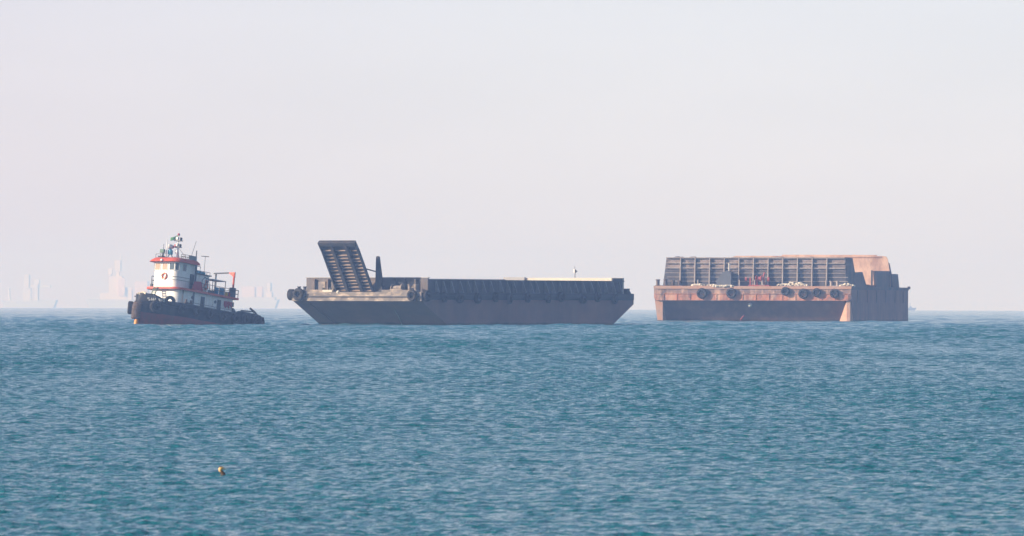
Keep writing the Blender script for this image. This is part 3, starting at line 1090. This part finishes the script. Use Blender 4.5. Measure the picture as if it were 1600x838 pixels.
# skegs: plates at both front corners, with a splayed facet on the right one
for s in (-1, 1):
    mb = MB()
    if s < 0:
        mb.prism([(-HW - .01, 3.54), (-HW + 1.35, 3.54), (-HW + 1.35, -1.4), (-HW + .55, -1.4), (-HW + .45, 0)], 27.0, 30.9, 'x')
    else:
        # wedge: front edge at the corner, facet turned to the left
        vs = [(30.9, HW - .75, 3.54), (30.9, HW - .12, 3.54), (30.9, HW - .12, -1.4), (30.9, HW - .7, -1.4),
              (27.0, HW - .8, 3.54), (27.0, HW - .12, 3.54), (27.0, HW - .12, -1.4), (27.0, HW - 3.1, -1.4)]
        mb.add(vs, [(0, 1, 2, 3), (4, 7, 6, 5), (0, 4, 5, 1), (3, 2, 6, 7), (1, 5, 6, 2), (0, 3, 7, 4)])
    mb.build('skeg', M['hopedge'], hb_, smooth=0)
# front band
bd = MB().prism([(-HW - .1, 5.5), (-HW - .1, 3.9), (-HW + .3, 3.56), (HW - .3, 3.56), (HW + .1, 3.9), (HW + .1, 5.5)], 31.0, 31.22, 'x').build('front_band', M['hopband'], hb_, smooth=0)
MB().box((31.1, 0, 5.78), (.5, 2 * HW + .3, .5)).build('deck_edge', M['hopedge'], bd)
MB().box((31.26, 0, 4.72), (.12, 2 * HW + .1, .14)).build('rubbing_rail', M['hopband'], bd)
for i in range(15):
    y = -HW + 1.6 + i * 2.28
    MB().box((31.25, y, 4.2), (.09, .14, 1.05)).build('band_rib', M['hopband'], bd)
# right side: rubbing rails and plating ribs
sd = MB().box((0, HW + .06, 5.7), (61.8, .16, .5)).build('side_band', M['hopside'], hb_)
for x in (24, 14, 4, -6, -16, -25):
    MB().box((x, HW + .05, 4.3), (.3, .14, 2.2)).build('side_rib', M['hopside'], sd)
MB().box((-30.6, HW + .2, 5.9), (.8, .4, .5)).build('corner_lug', M['hopside'], sd)
# bin: near wall
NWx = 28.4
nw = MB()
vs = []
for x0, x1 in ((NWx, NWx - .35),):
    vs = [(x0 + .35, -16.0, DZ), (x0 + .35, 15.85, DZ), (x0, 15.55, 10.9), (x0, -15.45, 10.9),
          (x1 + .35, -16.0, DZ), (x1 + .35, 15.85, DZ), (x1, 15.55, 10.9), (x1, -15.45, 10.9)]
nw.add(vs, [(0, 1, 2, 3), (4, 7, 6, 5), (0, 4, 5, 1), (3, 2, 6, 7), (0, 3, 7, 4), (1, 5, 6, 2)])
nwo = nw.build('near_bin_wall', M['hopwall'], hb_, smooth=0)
rib = None
for i in range(11):
    y = -16.0 + 3.05 + i * 2.54
    if rib is None:
        rib = MB().prism([(NWx + .36, DZ + .01), (NWx + 1.0, DZ + .01), (NWx + .36, 10.95), (NWx + .02, 10.95)], -.085, .085, 'y').build('rib', M['hoprib'], nwo)
        rib.location.y = y
    else:
        c = rib.copy()
        COL.objects.link(c)
        c.parent = nwo
        c.location.y = y
for z, dep, th in ((10.86, .34, .16), (9.95, .3, .13), (9.1, .28, .15), (8.25, .12, .10), (7.55, .1, .10), (6.85, .1, .10)):
    xx = NWx + .35 * (1 - (z - DZ) / 4.95)
    MB().box((xx + dep / 2, 0 if z > 8 else .4, z), (dep, 31.0 + (10.9 - z) * .1, th)).build('stringer', M['hoprib'], nwo)
# bin: right side wall, broken into stretches of different height
def side_piece(poly, name='side_bin_wall', m='hopside', y0=15.2, y1=15.5):
    return MB().prism(poly, y0, y1, 'y').build(name, M[m], hb_, smooth=0)
side_piece([(28.0, DZ), (28.0, 10.95), (20.4, 10.9), (15.3, DZ)])
side_piece([(17.3, DZ), (18.8, 8.45), (10.2, 8.55), (5.4, DZ)], y0=15.24, y1=15.54)
side_piece([(-4.4, DZ), (-3.0, 8.8), (-21.0, 8.85), (-22.4, DZ)])
side_piece([(-22.3, DZ), (-21.4, 8.35), (-28.7, 8.35), (-30.2, DZ)])
MB().tube([(-1.2, 15.3, DZ), (-1.2, 15.3, 8.9)], .16, 8).build('bin_post', M['dark'], hb_)
mb = MB()
for k in range(16):
    mb.box((5.4 - k * .6, 15.3, DZ + .1 + .12 * math.sin(k * 2.1)), (.5, .7, .3 + .2 * math.sin(k * 1.7)), rz=k)
mb.build('torn_plating', M['hopside'], hb_)
# bin: far wall, seen above the near one, its inner face in the sun
FWx = -19.8
fw2 = MB().prism([(-13.7, DZ), (-13.7, 10.95), (-12.2, 11.5), (14.3, 11.5), (14.8, 11.4), (15.1, 10.9), (15.5, 8.3), (15.6, DZ)], FWx - .3, FWx, 'x').build('far_bin_wall', M['hopinner'], hb_, smooth=0)
MB().box((FWx + .06, .9, 11.36), (.14, 25.9, .2)).build('stringer', M['hopinner'], fw2)
MB().box((FWx - .15, 4.6, 11.60), (.3, 17.0, .2)).build('raised_plate', M['hopinner'], fw2)
lm = MB()
for y, l, h in ((-14.2, 1.3, .16), (-13.2, .8, .1), (-11.6, 1.5, .13), (-4.0, 1.0, .1), (3.4, 1.8, .12), (9.2, 1.1, .14)):
    lm.prism([(y, 10.93), (y + l, 10.93), (y + l * .75, 10.93 + h), (y + l * .3, 10.93 + h * .8)], NWx - .1, NWx + .2, 'x')
lm.build('bent_edge', M['hopside'], nwo, smooth=0)
MB().prism([(-15.45, DZ), (-15.45, 10.9), (-15.2, 10.9), (-15.2, DZ)], FWx + .1, 28.0, 'x').build('side_bin_wall', M['hopinner'], hb_, smooth=0)
MB().prism([(14.9, 10.6), (15.35, 10.2), (15.75, 8.2), (16.0, DZ), (14.7, DZ), (14.7, 8.3)], FWx - .5, FWx - .28, 'x').build('far_wall_brace', M['hopside'], fw2, smooth=0)
# deck machinery in front of the near wall
bollard(hb_, 30.3, -15.9, DZ + .05, 1.5, 'stem')
bollard(hb_, 30.2, -13.4, DZ + .05, 1.25, 'stem')
bollard(hb_, 30.2, 14.0, DZ + .05, 1.2, 'hoprib')
hs_ = MB().prism([(-6.4, DZ), (-3.9, DZ), (-3.9, 8.4), (-4.6, 8.7), (-5.4, 8.3), (-6.4, 6.9)], 28.9, 30.3, 'x').build('machinery_house', M['dark2'], hb_, smooth=0)
MB().tube([(29.5, -4.35, 8.5), (29.5, -4.35, 9.95)], .13, 8).build('exhaust_pipe', M['cream'], hs_)
wn = MB().box((30.0, 1.0, DZ + .15), (1.2, 3.6, .25)).box((30.0, -.6, DZ + .8), (.3, .2, 1.4)).box((30.0, .6, DZ + .8), (.3, .2, 1.4)).build('deck_winch', M['winchred'], hb_)
MB().lathe([(.55, -.5), (.55, -.4), (.35, -.38), (.35, .38), (.55, .4), (.55, .5)], (30.0, .9, DZ + 1.35), (0, 1, 0), 14).build('drum', M['winchred'], wn)
MB().lathe([(.4, -.15), (.42, 0), (.4, .15)], (30.1, 2.6, DZ + 1.2), (0, 1, 0), 12).build('flywheel', M['winchred'], wn)
MB().lathe([(.3, -.15), (.32, 0), (.3, .15)], (30.1, -1.3, DZ + 1.25), (0, 1, 0), 12).build('flywheel', M['winchred'], wn)
MB().tube([(30.1, 1.75, DZ + .2), (30.1, 1.75, DZ + 1.9), (30.1, 1.95, DZ + 2.4)], .15, 8).build('engine_stack', M['winchred'], wn)
MB().tube([(30.4, 1.6, DZ + .2), (30.4, 1.6, DZ + 1.0)], .16, 8).box((30.4, 1.6, DZ + .25), (.5, 1.0, .1)).build('warping_head', M['hoprib'], wn)
for y in (-9.6, -2.4, .25, 12.6):
    MB().tube([(30.4, y, DZ), (30.4, y, DZ + 1.15)], .1, 6).build('stanchion', M['hoprib'], hb_)
# draught lamp / fairlead on the raked front
MB().lathe([(.1, 0), (.32, .1), (.36, .5), (.1, .7)], (29.75, -.6, 3.0), (.75, 0, -.6), 10).build('fairlead', M['cream'], hb_)


def heap(rootmat, y0, y1, x, z, hmax, label, seed, name='rope_pile'):
    """an untidy heap of rope and canvas lying along the deck edge"""
    rd = random.Random(seed)
    mb = MB()
    y = y0
    while y < y1:
        ln = rd.uniform(.8, 1.9)
        f = hmax * rd.uniform(.4, 1) * (.45 + .55 * math.sin(math.pi * min(1, max(0, (y - y0) / (y1 - y0)))))
        pts = []
        for k in range(7):
            t = k / 6
            pts.append((x + rd.uniform(-.15, .2), y + ln * t, z + .1 + f * math.sin(math.pi * t) * rd.uniform(.6, 1)))
        mb.tube(pts, rd.uniform(.1, .2), 7)
        y += ln * .45
    o = mb.build(name, M['rope'])
    o.matrix_world = rootmat
    return tag(o, label, 'rope')


heap(HBM, 4.2, 8.6, 30.7, DZ + .05, .75, 'largest cream heap of canvas and rope right of the red winch', 1, 'canvas_heap')
heap(HBM, -10.6, -9.3, 30.8, DZ + .05, .35, 'small pale rope heap near the left end of the hopper barge deck', 2)
heap(HBM, -8.0, -7.3, 30.8, DZ + .05, .4, 'tiny pale rope coil between the small heap and the grey machinery house', 5)
heap(HBM, -6.9, -4.3, 31.3, DZ - .08, .14, 'pale rope lying over the deck edge under the grey machinery house', 3)
heap(HBM, 15.0, 16.6, 30.9, DZ + .05, .5, 'cream rope heap at the right front corner of the hopper barge', 4)

heap(TUG, -1.0, -.3, 9.95, 2.75, .35, 'pale rope bundle lying on the tugboat bow bulwark', 8, 'rope_bundle')
TG2 = 'tyres on the hopper barge'
for y, z, r, lab in ((-8.7, 4.75, .9, 'big dark tyre on the hopper barge front, leftmost of the row'),
                     (-3.6, 4.8, .88, 'big dark tyre on the hopper barge front below the exhaust pipe'),
                     (5.75, 5.15, .72, 'small tyre on the hopper barge front below the canvas heap'),
                     (8.85, 4.75, .86, 'big tyre on the hopper barge front just right of the canvas heap'),
                     (11.15, 4.95, .74, 'smaller raised tyre second from the right on the hopper barge front'),
                     (14.2, 4.8, .78, 'dark tyre on the hopper barge front, rightmost of the row')):
    tyre(HBM, (31.5, y, z), (1, 0, 0), r, .5, lab, TG2, .48)
for y in (-4.6, ):
    pass
rope(HBM, [(28.3, -1.9, 1.05), (28.05, -2.3, .7), (27.8, -2.6, .3), (27.55, -2.7, -.3)], .09, 'winchred', 'short reddish rope end dangling on the hopper barge front near the water')

# ================================================================== FAR SHIPS IN THE HAZE
def at_far(px, d):
    return (px - 800) / 12000 * d


d = 6900.0
D1 = 11000.0                         # where she lies; her plan below is laid out for d and scaled up
sh = thing('cargo_ship', 'faint hazy cargo ship with tall pale deckhouse behind the tugboat', 'ship', (at_far(298, D1), D1, sea_z(D1)))
sh.scale = (D1 / d,) * 3
k = d / 12000 * 1.02                     # metres per photo pixel; she lies turned a little to the sun
sh.rotation_euler.z = R(-12)
def X(px):
    return (px - 298) * k
hl = [(X(134), 9), (X(143), -3), (X(430), -3), (X(437), 9), (X(428), 8), (X(210), 7.5), (X(205), 8.5)]
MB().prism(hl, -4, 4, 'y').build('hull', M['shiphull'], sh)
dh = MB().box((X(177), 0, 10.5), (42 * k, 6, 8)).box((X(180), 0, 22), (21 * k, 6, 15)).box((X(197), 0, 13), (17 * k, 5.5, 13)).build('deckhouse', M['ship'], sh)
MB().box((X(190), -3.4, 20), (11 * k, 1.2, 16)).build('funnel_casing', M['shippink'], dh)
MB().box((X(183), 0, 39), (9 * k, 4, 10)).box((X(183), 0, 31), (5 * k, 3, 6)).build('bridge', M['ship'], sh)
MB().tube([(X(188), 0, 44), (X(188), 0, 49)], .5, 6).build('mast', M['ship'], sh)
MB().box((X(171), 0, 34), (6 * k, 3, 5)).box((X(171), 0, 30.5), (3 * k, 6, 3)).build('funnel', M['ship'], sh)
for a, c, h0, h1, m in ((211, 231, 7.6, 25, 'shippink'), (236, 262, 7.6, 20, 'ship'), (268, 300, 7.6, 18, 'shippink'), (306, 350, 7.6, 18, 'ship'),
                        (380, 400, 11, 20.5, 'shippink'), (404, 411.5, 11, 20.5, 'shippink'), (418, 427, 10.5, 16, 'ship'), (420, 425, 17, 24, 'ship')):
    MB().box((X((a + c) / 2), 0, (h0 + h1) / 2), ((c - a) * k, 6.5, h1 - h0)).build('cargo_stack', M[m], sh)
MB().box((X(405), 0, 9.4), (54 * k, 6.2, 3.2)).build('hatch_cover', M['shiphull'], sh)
MB().box((X(422.5), 0, 16.5), (3 * k, 6, 2)).build('crane_pedestal', M['ship'], sh)

d = 7600.0
k = d / 12000 * 1.02
s2 = thing('cargo_ship', 'barely visible ship fading into haze at the far left edge', 'ship', (at_far(45, 11600.0), 11600.0, sea_z(11600.0)))
s2.scale = (11600.0 / d,) * 3
s2.rotation_euler.z = R(-12)


def X2(px):
    return (px - 45) * k
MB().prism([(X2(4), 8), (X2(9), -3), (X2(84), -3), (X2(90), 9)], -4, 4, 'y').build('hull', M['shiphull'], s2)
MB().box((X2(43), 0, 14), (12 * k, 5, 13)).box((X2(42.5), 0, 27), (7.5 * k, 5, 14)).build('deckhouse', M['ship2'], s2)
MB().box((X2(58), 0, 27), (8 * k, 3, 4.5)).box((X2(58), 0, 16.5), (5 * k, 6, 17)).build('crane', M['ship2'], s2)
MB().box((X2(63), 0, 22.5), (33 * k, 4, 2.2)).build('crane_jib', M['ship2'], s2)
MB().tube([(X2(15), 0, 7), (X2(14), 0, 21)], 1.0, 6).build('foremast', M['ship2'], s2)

d = 6400.0
s3 = thing('fishing_boat', 'tiny distant boat on the horizon right of the hopper barge', 'boat', (at_far(1424, d), d, sea_z(d)))
MB().prism([(-3.6, 1.8), (-2.8, -.6), (2.6, -.6), (4.4, 2.3)], -1.2, 1.2, 'y').build('hull', M['steel'], s3)
MB().box((-.6, 0, 2.6), (2.2, 1.6, 1.6)).build('cabin', M['steel'], s3)
MB().tube([(-1, 0, 3.4), (-1, 0, 6.2)], .2, 6).build('mast', M['dark'], s3)

# ================================================================== BIRD ON THE WATER
bd_ = 131.0
bird = thing('water_bird', 'small cream-headed waterbird swimming alone in the foreground, bill to the right', 'bird', ((345 - 800) / 12000 * bd_, bd_, 0.045))
bird.scale = (.92,) * 3


def skin_chain(mb, pts, rad, n=10):
    vs, fs = [], []
    pts = [Vector(p) for p in pts]
    for i, p in enumerate(pts):
        dd = (pts[min(i + 1, len(pts) - 1)] - pts[max(i - 1, 0)]).normalized()
        a = dd.cross(Vector((0, 1, 0))).normalized()
        b2 = dd.cross(a)
        for kk in range(n):
            t = 2 * math.pi * kk / n
            vs.append(p + a * rad[i] * math.cos(t) + b2 * rad[i] * math.sin(t))
    for i in range(len(pts) - 1):
        for kk in range(n):
            fs.append((i * n + kk, i * n + (kk + 1) % n, (i + 1) * n + (kk + 1) % n, (i + 1) * n + kk))
    fs += [tuple(range(n))[::-1], tuple(range((len(pts) - 1) * n, len(pts) * n))]
    return mb.add(vs, fs)


mb = MB()
# one continuous body: low back, breast, neck and head
skin_chain(mb, [(-.30, 0, -.16), (-.24, 0, -.17), (-.12, 0, -.18), (0, 0, -.14), (.045, 0, -.07), (.055, 0, 0), (.035, 0, .04), (.012, 0, .065), (-.004, 0, .082),
                (.0, 0, .105), (.018, 0, .125), (.045, 0, .122), (.062, 0, .112)],
           [.01, .045, .085, .085, .055, .034, .026, .024, .026, .034, .037, .030, .012])
MBODY = mb.build('body', M['birdhead'], bird, smooth=80)
skin_chain(MB(), [(.054, 0, .116), (.085, 0, .113), (.118, 0, .108)], [.019, .016, .005], 8).build('bill', M['birdbill'], bird)
MB().lathe([(.001, .018), (.02, .014), (.030, .004), (.032, -.004)], (.010, 0, .142), (-.15, 0, 1), 12).build('crown', M['birddark'], bird)
for s in (-1, 1):
    MB().sphere((.036, s * .031, .124), .006, 8).build('eye', M['black'], bird)
nk = MB()
skin_chain(nk, [(.058, 0, -.02), (.05, 0, .02), (.03, 0, .048), (.012, 0, .068)], [.046, .040, .033, .027])
nk.build('neck_feathers', M['birddark'], bird)
